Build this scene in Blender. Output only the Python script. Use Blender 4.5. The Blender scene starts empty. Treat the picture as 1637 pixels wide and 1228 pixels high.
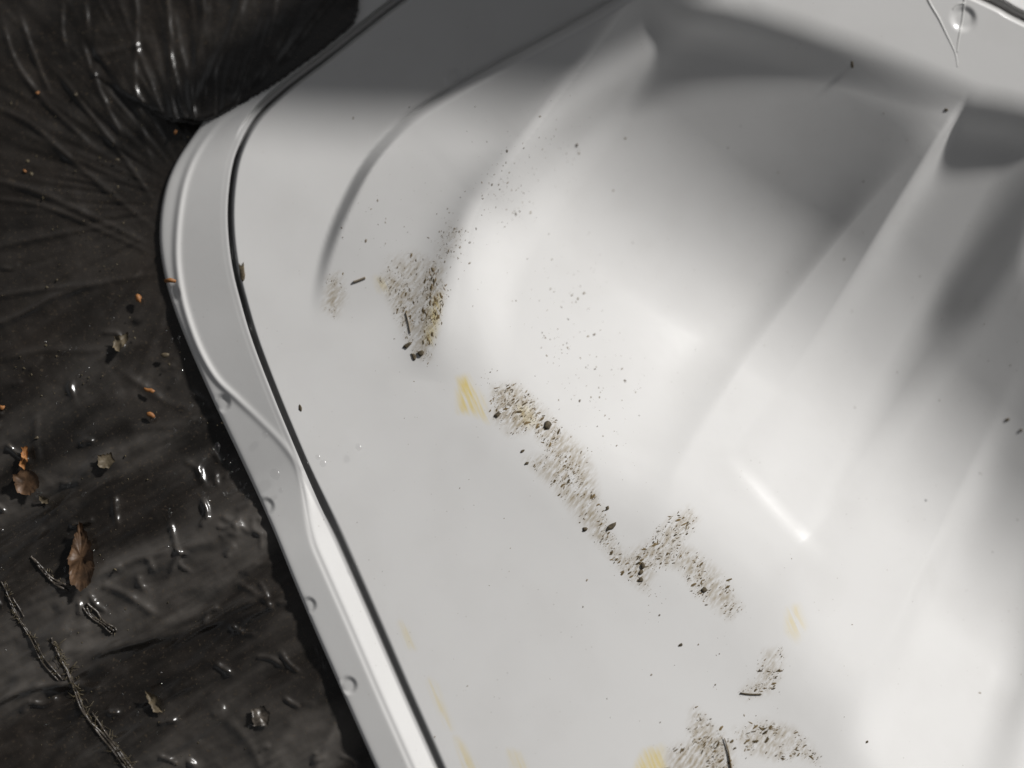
import bpy, math, random
import numpy as np
from mathutils import Vector

random.seed(7)
rng = np.random.default_rng(11)
scene = bpy.context.scene
COL = scene.collection
R = math.radians

# ------------------------------------------------------------------ camera
S = 0.0003                      # metres on the deck per photograph pixel at the centre
W0, H0 = 1637.0, 1228.0
HFOV = R(50)
F = W0 / (2 * math.tan(HFOV / 2))
PITCH = R(12)
L = F * S
CAM = np.array([0.0, -L * math.sin(PITCH), L * math.cos(PITCH)])
cam_d = bpy.data.cameras.new('camera')
cam = bpy.data.objects.new('camera', cam_d)
COL.objects.link(cam)
cam.location = CAM
cam.rotation_euler = (PITCH, 0, 0)
cam_d.sensor_fit = 'HORIZONTAL'
cam_d.angle = HFOV
cam_d.clip_start = 0.02
cam_d.clip_end = 300
cam_d.dof.use_dof = True
cam_d.dof.focus_distance = L * 0.99
cam_d.dof.aperture_fstop = 2.2
scene.camera = cam

# ------------------------------------------------------------------ light
SUN_EL = R(28)
SUN_AZ = R(40)                  # measured from +X (picture right) towards +Y (picture top)
SUN_DIR = np.array([math.cos(SUN_EL) * math.cos(SUN_AZ), math.cos(SUN_EL) * math.sin(SUN_AZ), math.sin(SUN_EL)])
world = bpy.data.worlds.new('World')
scene.world = world
world.use_nodes = True
wn = world.node_tree
for n in list(wn.nodes):
    wn.nodes.remove(n)
sky = wn.nodes.new('ShaderNodeTexSky')
sky.sky_type = 'NISHITA'
sky.sun_disc = False
sky.sun_elevation = SUN_EL
sky.sun_rotation = R(90) - SUN_AZ
sky.air_density = 0.6
sky.dust_density = 1.0
hsv = wn.nodes.new('ShaderNodeHueSaturation')
hsv.inputs['Saturation'].default_value = 0.08      # thin high cloud greys the blue out
bg = wn.nodes.new('ShaderNodeBackground')
bg.inputs['Strength'].default_value = 0.05
wo = wn.nodes.new('ShaderNodeOutputWorld')
wn.links.new(sky.outputs[0], hsv.inputs['Color'])
wn.links.new(hsv.outputs[0], bg.inputs['Color'])
wn.links.new(bg.outputs[0], wo.inputs['Surface'])
sun_d = bpy.data.lights.new('sun', 'SUN')
sun_d.energy = 5.0
sun_d.angle = R(4.6)
sun_d.color = (1.0, 0.98, 0.955)
sun = bpy.data.objects.new('sun', sun_d)
COL.objects.link(sun)
sun.rotation_euler = Vector(-SUN_DIR).to_track_quat('-Z', 'Y').to_euler()
vs = scene.view_settings
vs.view_transform = 'Standard'
vs.look = 'None'
vs.exposure = -0.36
vs.gamma = 1.0
vs.use_curve_mapping = False

# ------------------------------------------------------------------ helpers
CP, SP = math.cos(PITCH), math.sin(PITCH)

def at(u, v, z):
    """photograph pixel and height (in deck pixels) -> world point; the ray through the pixel meets the plane of that height"""
    u = np.asarray(u, float); v = np.asarray(v, float); z = np.asarray(z, float) * S
    dx = (u - W0 / 2) / F
    dy = -(v - H0 / 2) / F
    wy = dy * CP + SP
    wz = dy * SP - CP
    k = (z - CAM[2]) / wz
    return np.stack([CAM[0] + k * dx, CAM[1] + k * wy, CAM[2] + k * wz], -1)

def sst(a, b, x):
    t = np.clip((x - a) / (b - a), 0, 1)
    return t * t * (3 - 2 * t)

def catmull(pts, n=16, closed=False):
    p = np.array(pts, float)
    m = len(p)
    out = []
    rngi = range(m) if closed else range(m - 1)
    for i in rngi:
        if closed:
            a, b, c, d = p[(i - 1) % m], p[i], p[(i + 1) % m], p[(i + 2) % m]
        else:
            a = p[max(i - 1, 0)]; b = p[i]; c = p[i + 1]; d = p[min(i + 2, m - 1)]
        for k in range(n):
            t = k / n
            out.append(0.5 * ((2 * b) + (-a + c) * t + (2 * a - 5 * b + 4 * c - d) * t * t + (-a + 3 * b - 3 * c + d) * t ** 3))
    if not closed:
        out.append(p[-1])
    return np.array(out)

def resample(p, step, closed=False):
    q = np.vstack([p, p[:1]]) if closed else p
    d = np.r_[0, np.cumsum(np.hypot(*(q[1:] - q[:-1]).T))]
    n = max(int(d[-1] / step), 2)
    s = np.linspace(0, d[-1], n, endpoint=not closed)
    return np.stack([np.interp(s, d, q[:, 0]), np.interp(s, d, q[:, 1])], -1)

def seg_dist(px, py, poly, signed=False):
    """distance from points to an open polyline, the arc parameter 0..1 there and (optionally) the side"""
    best = np.full(px.shape, 1e9); par = np.zeros(px.shape); side = np.zeros(px.shape)
    n = len(poly) - 1
    for i in range(n):
        ax, ay = poly[i]; bx, by = poly[i + 1]
        ex, ey = bx - ax, by - ay
        l2 = ex * ex + ey * ey + 1e-9
        t = np.clip(((px - ax) * ex + (py - ay) * ey) / l2, 0, 1)
        d = np.hypot(px - ax - t * ex, py - ay - t * ey)
        m = d < best
        best[m] = d[m]; par[m] = (i + t[m]) / n
        if signed:
            c = ex * (py - ay) - ey * (px - ax)
            side[m] = np.sign(c[m])
    return (best, par, side) if signed else (best, par)

def in_poly(px, py, poly):
    r = np.zeros(px.shape, bool)
    n = len(poly)
    j = n - 1
    for i in range(n):
        xi, yi = poly[i]; xj, yj = poly[j]
        c = ((yi > py) != (yj > py)) & (px < (xj - xi) * (py - yi) / (yj - yi + 1e-12) + xi)
        r ^= c
        j = i
    return r

_lat = np.random.default_rng(5).random((256, 256))
def vnoise(x, y):
    xi = np.floor(x).astype(int); yi = np.floor(y).astype(int)
    fx = x - xi; fy = y - yi
    fx = fx * fx * (3 - 2 * fx); fy = fy * fy * (3 - 2 * fy)
    g = lambda a, b: _lat[a % 256, b % 256]
    return (g(xi, yi) * (1 - fx) + g(xi + 1, yi) * fx) * (1 - fy) + (g(xi, yi + 1) * (1 - fx) + g(xi + 1, yi + 1) * fx) * fy

def fbm(x, y, o=4):
    r = 0; a = 0.5
    for k in range(o):
        r = r + a * vnoise(x * 2 ** k + 17.3 * k, y * 2 ** k + 9.1 * k)
        a *= 0.5
    return r

def new_mat(name):
    m = bpy.data.materials.new(name)
    m.use_nodes = True
    nt = m.node_tree
    return m, nt, nt.nodes['Principled BSDF']

def mesh_obj(name, verts, faces, mat, parent=None, smooth=True, normals=None):
    me = bpy.data.meshes.new(name)
    me.from_pydata([tuple(v) for v in verts], [], [tuple(f) for f in faces])
    if smooth:
        me.polygons.foreach_set('use_smooth', [True] * len(me.polygons))
    me.materials.append(mat)
    me.update()
    if normals is not None:
        me.normals_split_custom_set_from_vertices([tuple(n) for n in normals])
    o = bpy.data.objects.new(name, me)
    COL.objects.link(o)
    if parent is not None:
        o.parent = parent
        o.matrix_parent_inverse = parent.matrix_world.inverted()
    return o

def tag(o, label=None, cat=None, group=None, kind=None):
    if label: o['label'] = label
    if cat: o['category'] = cat
    if group: o['group'] = group
    if kind: o['kind'] = kind
    return o

def grid_normals(P, closed_i):
    """smooth normals of a grid P[i,j,3]"""
    if closed_i:
        di = np.roll(P, -1, 0) - np.roll(P, 1, 0)
    else:
        di = np.gradient(P, axis=0)
    dj = np.gradient(P, axis=1)
    n = np.cross(di, dj)
    n /= np.linalg.norm(n, axis=-1, keepdims=True) + 1e-12
    return n

# ------------------------------------------------------------------ materials
def white_plastic():
    m, nt, b = new_mat('white_plastic')
    N, K = nt.nodes, nt.links
    tc = N.new('ShaderNodeTexCoord')
    def attr(n):
        a = N.new('ShaderNodeAttribute'); a.attribute_name = n; return a
    # long streaks of the scuffs: noise stretched along the wiping direction
    mp = N.new('ShaderNodeMapping'); mp.vector_type = 'TEXTURE'; mp.inputs['Rotation'].default_value = (0, 0, R(113)); mp.inputs['Scale'].default_value = (1 / 60, 1 / 700, 1 / 60)
    K.new(tc.outputs['Object'], mp.inputs['Vector'])
    ns = N.new('ShaderNodeTexNoise'); ns.inputs['Scale'].default_value = 1.0; ns.inputs['Detail'].default_value = 5
    K.new(mp.outputs[0], ns.inputs['Vector'])
    cr = N.new('ShaderNodeValToRGB'); cr.color_ramp.elements[0].position = 0.32; cr.color_ramp.elements[1].position = 0.60
    K.new(ns.outputs['Fac'], cr.inputs['Fac'])
    ay = attr('yellow'); ag = attr('grime')
    my = N.new('ShaderNodeMath'); my.operation = 'MULTIPLY'
    K.new(ay.outputs['Fac'], my.inputs[0]); K.new(cr.outputs['Color'], my.inputs[1])
    mp2 = N.new('ShaderNodeMapping'); mp2.vector_type = 'TEXTURE'; mp2.inputs['Rotation'].default_value = (0, 0, R(52)); mp2.inputs['Scale'].default_value = (1 / 260, 1 / 800, 1 / 260)
    K.new(tc.outputs['Object'], mp2.inputs['Vector'])
    n2 = N.new('ShaderNodeTexNoise'); n2.inputs['Scale'].default_value = 1.0; n2.inputs['Detail'].default_value = 6
    K.new(mp2.outputs[0], n2.inputs['Vector'])
    c2 = N.new('ShaderNodeValToRGB'); c2.color_ramp.elements[0].position = 0.34; c2.color_ramp.elements[1].position = 0.74
    K.new(n2.outputs['Fac'], c2.inputs['Fac'])
    mg = N.new('ShaderNodeMath'); mg.operation = 'MULTIPLY'
    K.new(ag.outputs['Fac'], mg.inputs[0]); K.new(c2.outputs['Color'], mg.inputs[1])
    # faint unevenness of the aged plastic
    n3 = N.new('ShaderNodeTexNoise'); n3.inputs['Scale'].default_value = 9; n3.inputs['Detail'].default_value = 4
    K.new(tc.outputs['Object'], n3.inputs['Vector'])
    base = N.new('ShaderNodeMix'); base.data_type = 'RGBA'
    base.inputs['A'].default_value = (0.80, 0.795, 0.785, 1); base.inputs['B'].default_value = (0.75, 0.745, 0.735, 1)
    K.new(n3.outputs['Fac'], base.inputs['Factor'])
    x1 = N.new('ShaderNodeMix'); x1.data_type = 'RGBA'; x1.inputs['B'].default_value = (0.78, 0.62, 0.20, 1)
    K.new(base.outputs['Result'], x1.inputs['A']); K.new(my.outputs[0], x1.inputs['Factor'])
    x2 = N.new('ShaderNodeMix'); x2.data_type = 'RGBA'; x2.inputs['B'].default_value = (0.28, 0.20, 0.08, 1)
    K.new(x1.outputs['Result'], x2.inputs['A']); K.new(mg.outputs[0], x2.inputs['Factor'])
    # dust: tiny grey dots and a thin patchy film
    vo = N.new('ShaderNodeTexVoronoi'); vo.inputs['Scale'].default_value = 230
    K.new(tc.outputs['Object'], vo.inputs['Vector'])
    vr = N.new('ShaderNodeMapRange'); vr.inputs['From Min'].default_value = 0.10; vr.inputs['From Max'].default_value = 0.05; vr.inputs['To Max'].default_value = 0.45
    K.new(vo.outputs['Distance'], vr.inputs['Value'])
    n5 = N.new('ShaderNodeTexNoise'); n5.inputs['Scale'].default_value = 38; n5.inputs['Detail'].default_value = 5
    K.new(tc.outputs['Object'], n5.inputs['Vector'])
    c5 = N.new('ShaderNodeValToRGB'); c5.color_ramp.elements[0].position = 0.45; c5.color_ramp.elements[1].position = 0.7
    K.new(n5.outputs['Fac'], c5.inputs['Fac'])
    m5 = N.new('ShaderNodeMath'); m5.operation = 'MULTIPLY'
    K.new(vr.outputs[0], m5.inputs[0]); K.new(c5.outputs['Color'], m5.inputs[1])
    m6 = N.new('ShaderNodeMath'); m6.operation = 'MULTIPLY_ADD'; m6.inputs[1].default_value = 0.05
    K.new(c5.outputs['Color'], m6.inputs[0]); K.new(m5.outputs[0], m6.inputs[2])
    x5 = N.new('ShaderNodeMix'); x5.data_type = 'RGBA'; x5.inputs['B'].default_value = (0.30, 0.27, 0.23, 1)
    K.new(x2.outputs['Result'], x5.inputs['A']); K.new(m6.outputs[0], x5.inputs['Factor'])
    K.new(x5.outputs['Result'], b.inputs['Base Color'])
    rr = N.new('ShaderNodeMapRange'); rr.inputs['To Min'].default_value = 0.09; rr.inputs['To Max'].default_value = 0.17
    K.new(n3.outputs['Fac'], rr.inputs['Value']); K.new(rr.outputs[0], b.inputs['Roughness'])
    nb = N.new('ShaderNodeTexNoise'); nb.inputs['Scale'].default_value = 45; nb.inputs['Detail'].default_value = 7; nb.inputs['Roughness'].default_value = 0.6
    K.new(tc.outputs['Object'], nb.inputs['Vector'])
    bp = N.new('ShaderNodeBump'); bp.inputs['Strength'].default_value = 0.10; bp.inputs['Distance'].default_value = 0.0007
    K.new(nb.outputs['Fac'], bp.inputs['Height']); K.new(bp.outputs[0], b.inputs['Normal'])
    return m

def sheet_plastic():
    m, nt, b = new_mat('black_plastic')
    N, K = nt.nodes, nt.links
    tc = N.new('ShaderNodeTexCoord')
    n1 = N.new('ShaderNodeTexNoise'); n1.inputs['Scale'].default_value = 26; n1.inputs['Detail'].default_value = 8; n1.inputs['Roughness'].default_value = 0.65
    K.new(tc.outputs['Object'], n1.inputs['Vector'])
    c = N.new('ShaderNodeValToRGB')
    c.color_ramp.elements[0].position = 0.35; c.color_ramp.elements[0].color = (0.009, 0.008, 0.007, 1)
    c.color_ramp.elements[1].position = 0.75; c.color_ramp.elements[1].color = (0.026, 0.021, 0.017, 1)
    K.new(n1.outputs['Fac'], c.inputs['Fac'])
    # dust wiped into slanting streaks
    mp = N.new('ShaderNodeMapping'); mp.vector_type = 'TEXTURE'; mp.inputs['Rotation'].default_value = (0, 0, R(34)); mp.inputs['Scale'].default_value = (1 / 6, 1 / 30, 1 / 6)
    K.new(tc.outputs['Object'], mp.inputs['Vector'])
    n4 = N.new('ShaderNodeTexNoise'); n4.inputs['Scale'].default_value = 1.0; n4.inputs['Detail'].default_value = 6; n4.inputs['Distortion'].default_value = 0.6
    K.new(mp.outputs[0], n4.inputs['Vector'])
    c4 = N.new('ShaderNodeValToRGB'); c4.color_ramp.elements[0].position = 0.42; c4.color_ramp.elements[1].position = 0.68
    K.new(n4.outputs['Fac'], c4.inputs['Fac'])
    sp = N.new('ShaderNodeSeparateXYZ'); K.new(tc.outputs['Object'], sp.inputs[0])
    low = N.new('ShaderNodeMapRange'); low.inputs['From Min'].default_value = 0.04; low.inputs['From Max'].default_value = -0.06; low.inputs['To Max'].default_value = 0.75
    low.inputs['To Min'].default_value = 0.12
    K.new(sp.outputs['Y'], low.inputs['Value'])
    m4 = N.new('ShaderNodeMath'); m4.operation = 'MULTIPLY'
    K.new(c4.outputs['Color'], m4.inputs[0]); K.new(low.outputs[0], m4.inputs[1])
    x4 = N.new('ShaderNodeMix'); x4.data_type = 'RGBA'; x4.inputs['B'].default_value = (0.115, 0.105, 0.095, 1)
    K.new(c.outputs['Color'], x4.inputs['A']); K.new(m4.outputs[0], x4.inputs['Factor'])
    # fine dust grains
    n2 = N.new('ShaderNodeTexNoise'); n2.inputs['Scale'].default_value = 700; n2.inputs['Detail'].default_value = 3
    K.new(tc.outputs['Object'], n2.inputs['Vector'])
    c2 = N.new('ShaderNodeValToRGB'); c2.color_ramp.elements[0].position = 0.60; c2.color_ramp.elements[1].position = 0.76
    K.new(n2.outputs['Fac'], c2.inputs['Fac'])
    x = N.new('ShaderNodeMix'); x.data_type = 'RGBA'; x.inputs['B'].default_value = (0.10, 0.075, 0.05, 1)
    mm = N.new('ShaderNodeMath'); mm.operation = 'MULTIPLY'; mm.inputs[1].default_value = 0.5
    K.new(c2.outputs['Color'], mm.inputs[0])
    K.new(x4.outputs['Result'], x.inputs['A']); K.new(mm.outputs[0], x.inputs['Factor'])
    K.new(x.outputs['Result'], b.inputs['Base Color'])
    rr = N.new('ShaderNodeMapRange'); rr.inputs['To Min'].default_value = 0.16; rr.inputs['To Max'].default_value = 0.34
    K.new(n1.outputs['Fac'], rr.inputs['Value']); K.new(rr.outputs[0], b.inputs['Roughness'])
    bp = N.new('ShaderNodeBump'); bp.inputs['Strength'].default_value = 0.4; bp.inputs['Distance'].default_value = 0.0011
    n3 = N.new('ShaderNodeTexNoise'); n3.inputs['Scale'].default_value = 95; n3.inputs['Detail'].default_value = 5
    K.new(tc.outputs['Object'], n3.inputs['Vector'])
    K.new(n3.outputs['Fac'], bp.inputs['Height']); K.new(bp.outputs[0], b.inputs['Normal'])
    b.inputs['Specular IOR Level'].default_value = 0.8
    return m

def island_mat(name, c0, c1, rough=0.8):
    m, nt, b = new_mat(name)
    N, K = nt.nodes, nt.links
    g = N.new('ShaderNodeNewGeometry')
    x = N.new('ShaderNodeMix'); x.data_type = 'RGBA'
    x.inputs['A'].default_value = (*c0, 1); x.inputs['B'].default_value = (*c1, 1)
    K.new(g.outputs['Random Per Island'], x.inputs['Factor'])
    K.new(x.outputs['Result'], b.inputs['Base Color'])
    b.inputs['Roughness'].default_value = rough
    return m

def noisy_mat(name, c0, c1, scale=200, rough=0.7, bump=0.4, transl=0.0):
    m, nt, b = new_mat(name)
    N, K = nt.nodes, nt.links
    tc = N.new('ShaderNodeTexCoord')
    n = N.new('ShaderNodeTexNoise'); n.inputs['Scale'].default_value = scale; n.inputs['Detail'].default_value = 6
    K.new(tc.outputs['Object'], n.inputs['Vector'])
    x = N.new('ShaderNodeMix'); x.data_type = 'RGBA'
    x.inputs['A'].default_value = (*c0, 1); x.inputs['B'].default_value = (*c1, 1)
    r = N.new('ShaderNodeMapRange'); r.inputs['From Min'].default_value = 0.3; r.inputs['From Max'].default_value = 0.7
    K.new(n.outputs['Fac'], r.inputs['Value']); K.new(r.outputs[0], x.inputs['Factor'])
    K.new(x.outputs['Result'], b.inputs['Base Color'])
    b.inputs['Roughness'].default_value = rough
    bp = N.new('ShaderNodeBump'); bp.inputs['Strength'].default_value = bump; bp.inputs['Distance'].default_value = 0.0008
    K.new(n.outputs['Fac'], bp.inputs['Height']); K.new(bp.outputs[0], b.inputs['Normal'])
    return m

M_WHITE = white_plastic()
M_SHEET = sheet_plastic()
M_SPECK = island_mat('dried_mud', (0.045, 0.032, 0.012), (0.22, 0.155, 0.07), 0.85)
M_GRIT = island_mat('grey_grit', (0.10, 0.08, 0.055), (0.34, 0.29, 0.22), 0.85)
M_CRUMB = noisy_mat('dark_soil', (0.045, 0.035, 0.02), (0.14, 0.108, 0.062), 900, 0.8)
M_LEAF = noisy_mat('brown_leaf', (0.045, 0.025, 0.013), (0.125, 0.07, 0.036), 260, 0.55)
M_TAN = noisy_mat('tan_leaf', (0.07, 0.055, 0.032), (0.16, 0.125, 0.08), 260, 0.6)
M_ORANGE = noisy_mat('orange_bark', (0.20, 0.075, 0.018), (0.36, 0.16, 0.05), 400, 0.6)
M_MOSS = island_mat('dry_moss', (0.045, 0.036, 0.02), (0.14, 0.115, 0.07), 0.5)
M_ROOT = noisy_mat('root_fibre', (0.025, 0.021, 0.017), (0.10, 0.085, 0.07), 300, 0.35)
M_WOOD = noisy_mat('weathered_wood', (0.10, 0.075, 0.05), (0.20, 0.155, 0.11), 60, 0.8)
M_SOIL = noisy_mat('soil', (0.05, 0.04, 0.03), (0.11, 0.09, 0.06), 30, 0.95)
M_WATER, _nt, _b = new_mat('water')
def clear_skin(m, rough, ior, milky=0.0):
    nt = m.node_tree; N, K = nt.nodes, nt.links
    out = [n for n in N if n.type == 'OUTPUT_MATERIAL'][0]
    N.remove(N['Principled BSDF'])
    tr_ = N.new('ShaderNodeBsdfTransparent'); gl = N.new('ShaderNodeBsdfGlossy'); gl.inputs['Roughness'].default_value = rough
    df = N.new('ShaderNodeBsdfDiffuse'); df.inputs['Color'].default_value = (0.9, 0.9, 0.88, 1)
    fr = N.new('ShaderNodeValue'); fr.outputs[0].default_value = ior
    m0 = N.new('ShaderNodeMixShader'); m0.inputs['Fac'].default_value = milky
    K.new(tr_.outputs[0], m0.inputs[1]); K.new(df.outputs[0], m0.inputs[2])
    m1 = N.new('ShaderNodeMixShader')
    K.new(fr.outputs[0], m1.inputs['Fac']); K.new(m0.outputs[0], m1.inputs[1]); K.new(gl.outputs[0], m1.inputs[2])
    K.new(m1.outputs[0], out.inputs['Surface'])
clear_skin(M_WATER, 0.10, 0.10)
M_FILM = bpy.data.materials.new('milky_film'); M_FILM.use_nodes = True
clear_skin(M_FILM, 0.2, 0.06, 0.75)

# ------------------------------------------------------------------ ground
gs = 60.0
mesh_obj('ground', [(-gs, -gs, -0.20), (gs, -gs, -0.20), (gs, gs, -0.20), (-gs, gs, -0.20)], [(0, 1, 2, 3)], M_SOIL, smooth=False)
tag(bpy.data.objects['ground'], kind='structure')

# ------------------------------------------------------------------ traced lines of the tray (photograph pixels on the deck)
G_PTS = [(640, 0), (580, 46), (520, 93), (450, 146), (404, 192), (377, 245), (366, 300), (364, 360), (371, 425), (386, 487), (406, 552),
         (440, 640), (470, 712), (500, 782), (540, 872), (590, 985), (640, 1100), (697, 1228), (790, 1440), (880, 1620),
         (1020, 1790), (1260, 1890), (1600, 1910), (1950, 1850), (2180, 1660), (2330, 1300), (2440, 850), (2450, 560), (2340, 360),
         (2080, 225), (1800, 105), (1637, 30), (1590, 5), (1480, -45), (1360, -100), (1230, -150), (1090, -175), (950, -160), (800, -95), (710, -45)]
O_PTS = [(760, -170), (690, -120), (620, -70), (540, -12), (470, 44), (400, 104), (345, 168), (306, 222), (279, 262), (262, 310), (255, 370),
         (261, 430), (277, 490), (300, 550), (340, 640), (385, 735), (430, 832), (468, 925), (505, 1012), (555, 1125), (601, 1228), (650, 1335), (700, 1450)]
BEAD_PTS = [(400, 168), (352, 196), (318, 238), (297, 285), (286, 340), (282, 400), (286, 450), (297, 500), (318, 558), (345, 605), (378, 637),
            (415, 672), (450, 708), (474, 742), (490, 785), (500, 830)]
STEP_PTS = [(1090, -60), (1000, 2), (900, 60), (800, 114), (700, 170), (645, 208), (596, 262), (558, 330), (530, 400), (513, 470), (504, 545)]
RIDGE_PTS = [(686, 612), (694, 540), (712, 450), (755, 350), (835, 245), (935, 160), (1060, 68), (1190, -20)]
STEP = catmull(STEP_PTS, 8)
RIDGE = catmull(RIDGE_PTS, 6)
BEAD = catmull(BEAD_PTS, 8)

# depth profile of a channel along its length
_sig = np.arange(-200, 1400, 2.0)
_dep = np.cumsum(np.interp(_sig, [-200, -30, 80, 320, 450, 600, 1400], [0.0, 0.0, 0.36, 0.37, -0.04, -0.38, -0.38])) * 2.0
_dep2 = np.cumsum(np.interp(_sig, [-200, -40, 142, 160, 178, 310, 450, 620, 1400], [0.0, 0.0, 0.34, 0.54, 0.37, 0.28, -0.02, -0.22, -0.22])) * 2.0      # the second channel drops more sharply

def smax(a, b, k):
    h = np.maximum(k - np.abs(a - b), 0) / k
    return np.maximum(a, b) + h * h * k / 4

def smin(a, b, k):
    return -smax(-a, -b, k)

def channel_depths(u, v):
    s = 0.6 * u - 0.8 * v
    t = 0.8 * u + 0.6 * v
    foot = 565 + 0.31 * (t - 954)
    r2 = 1585 + (584 - s) * 0.26
    tl = 914 - 104 * sst(-70, 220, s)
    v0 = np.full_like(s, 1330.0)
    spans = [(tl, v0, -62, 4.2, 9.0), (v0, r2, -48, 7.0, 1.9), (r2, r2 + 330, -190, 5.0, 2.6), (r2 + 330, r2 + 660, -190, 3, 3),
             (tl, r2 + 60, -44, 5.0, 3.2), (r2 - 200, r2 + 500, -120, 6, 6)]
    out = []
    for k, (a, b, s0, pl, pr) in enumerate(spans):
        c = (a + b) / 2; hw = (b - a) / 2
        tau = (t - c) / hw
        X = 1 - np.abs(tau) ** np.where(tau < 0, pl, pr)
        if k in (0, 4):                                            # shallow beside the pale ridge, deeper towards the next channel
            q = np.clip((t - tl) / 115, -1, 1)
            wl = np.where(q > 0, 1 - (1 - q) ** 2.0, 3 * q)
            X = np.where(t < tl + 115, wl, np.where(tau < 0, 1, X)) * (0.68 + 0.32 * sst(880, 1330, t))
        sc = s0 - (8 if k == 1 else 34) * (1 - np.clip(np.abs(tau), 0, 1) ** 2)       # scalloped near end
        if k == 1:
            sc = sc - 0.16 * (t - 1416)
        D = np.interp(s - sc, _sig, _dep2 if k == 1 else _dep)
        d = np.where(D > 0, D * np.maximum(X, -0.5), D)
        out.append(d if k < 4 else d * 0.80)                       # the last two: the shallow basin the channels are sunk in
    return out

DIMPLES = [(274, 470, 15), (354, 645, 16), (424, 810, 16), (492, 968, 15), (556, 1096, 16), (1540, 30, 22), (724, 124, 17)]

def dimple(u, v):
    z = 0
    for a, b, r in DIMPLES:
        d = np.hypot(u - a, v - b) / r
        z = z - r * 0.15 * sst(1.05, 0.5, d)
    return z

def base_h(u, v):
    """gentle sag of the whole moulding"""
    x = np.asarray(u, float); v = np.asarray(v, float)
    ramp = 0.14 * (np.log1p(np.exp(np.clip((x - 950) / 90, -40, 40))) - np.log1p(np.exp(np.clip((x - 1900) / 90, -40, 40)))) * 90
    s = 0.6 * x - 0.8 * v; t = 0.8 * x + 0.6 * v
    q = (s - 330) / 55                               # the far end rises gently
    up = 0.20 * np.where(q > 30, q, np.log1p(np.exp(np.clip(q, -40, 30)))) * 55
    return -ramp + up * sst(1700, 1200, s) 

def h_in(u, v):
    """height of the tray inside the groove, in deck pixels"""
    u = np.asarray(u, float); v = np.asarray(v, float)
    ds = channel_depths(u, v)
    d = ds[0]
    for e in ds[1:]:
        d = smax(d, e, 18)
    s = 0.6 * u - 0.8 * v; t = 0.8 * u + 0.6 * v
    foot = 565 + 0.31 * (t - 954)
    bulge = 14 * np.clip(1 - ((t - 1455) / 115) ** 2, 0, 1) + 10 * np.clip(1 - ((t - 1090) / 230) ** 2, 0, 1)      # scalloped far wall
    d = smin(d, 0.70 * (foot + 112 + bulge - s), 12)
    z = base_h(u, v) + dimple(u, v) - smax(d, np.zeros_like(d), 30)
    sd, par, side = seg_dist(u, v, STEP, True)
    sgn = np.where(side < 0, sd, -sd)              # positive on the inner side
    fade = sst(520, 240, v)
    z = z + fade * (27 * sst(-16, 5, sgn) * np.exp(-np.clip(sgn, 0, None) / 200) - (9 * sst(240, 160, v)) * np.exp(-((sgn + 13) / 5) ** 2))
    rd, rp = seg_dist(u, v, RIDGE)
    z = z + (8 + 12 * sst(0.25, 0.7, rp)) * sst(0.0, 0.22, rp) * sst(1.0, 0.75, rp) * np.exp(-(rd / 38) ** 2)
    return z

# ------------------------------------------------------------------ tray
def smooth_loop(a, k):
    for _ in range(k):
        a = (np.roll(a, 1, 0) + 2 * a + np.roll(a, -1, 0)) / 4
    return a

G_full = resample(catmull(G_PTS, 24, True), 3.5, True)
vis = (G_full[:, 0] < 1800) & (G_full[:, 1] < 1420)
keep = vis | (np.arange(len(G_full)) % 7 == 0)
G = G_full[keep]
tg = np.roll(G, -1, 0) - np.roll(G, 1, 0)
tg /= np.linalg.norm(tg, axis=1, keepdims=True)
nrm = np.stack([tg[:, 1], -tg[:, 0]], -1)
cen = np.array([1480.0, 800.0])
if np.mean(((cen - G) * nrm).sum(1)) > 0:
    nrm = -nrm                                      # outward
O_d = resample(catmull(O_PTS, 16), 3)
wid = np.full(len(G), 100.0)
for i, (g, n) in enumerate(zip(G, nrm)):
    r = O_d - g
    a = r @ n
    c = np.abs(r @ np.array([-n[1], n[0]]))
    ok = (a > 15) & (a < 190) & (c < 4)
    if ok.any():
        wid[i] = a[ok].min()
wid = smooth_loop(wid, 14)

# rim: from the lip outside to the bottom of the groove
NQ = 64
frac = np.linspace(0, 1, NQ) ** 1.0
rim_w = []
lip = [(-1.5, 0), (-1.5, 0), (-1.2, 0), (-0.8, 0), (-0.3, 0)]        # turned-down lip (outward offset; heights follow below)
U = np.zeros((len(G), len(lip) + NQ)); V = np.zeros_like(U); Z = np.zeros_like(U)
for k, (off, z) in enumerate(lip):
    p = G + nrm * (wid + off)[:, None]
    U[:, k] = p[:, 0]; V[:, k] = p[:, 1]; Z[:, k] = z
strip = sst(725, 870, G[:, 1])                      # the groove opens to a sloping strip low on the left side
mid = sst(430, 640, G[:, 1])
for k in range(NQ):
    w = (1 - frac[k]) * wid
    p = G + nrm * w[:, None]
    q = wid - w
    z = -14 + 9 * mid + 9 * strip - 4 * np.exp(-q / 2.0)
    gw = 3 + 29 * strip
    gdep = 19.2 - 10 * mid - 2 * strip + 20 * sst(230, 150, G[:, 1])                            # depth of the groove
    gd = (gdep - 19 + 10 * mid + 2 * strip) * (1 - strip) + 11 * strip
    bw = 8 - 5 * strip
    fall = gd * (1 - np.clip((w - bw) / gw, 0, 1))
    fall = np.where(w < bw, gd, fall)
    z = z - fall - (0.26 - 0.10 * strip) * np.clip(w - gw, 0, None) - 1.5 * strip * np.exp(-((w - gw - 3) / 4.0) ** 2)
    U[:, len(lip) + k] = p[:, 0]; V[:, len(lip) + k] = p[:, 1]; Z[:, len(lip) + k] = z
for k, dz in enumerate((26, 20, 12, 7, 3)):
    Z[:, k] = Z[:, len(lip)] - dz
Z += base_h(U, V)
Z[:, len(lip):] += dimple(U, V)[:, len(lip):]
bd, bpar = seg_dist(U, V, BEAD)
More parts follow.
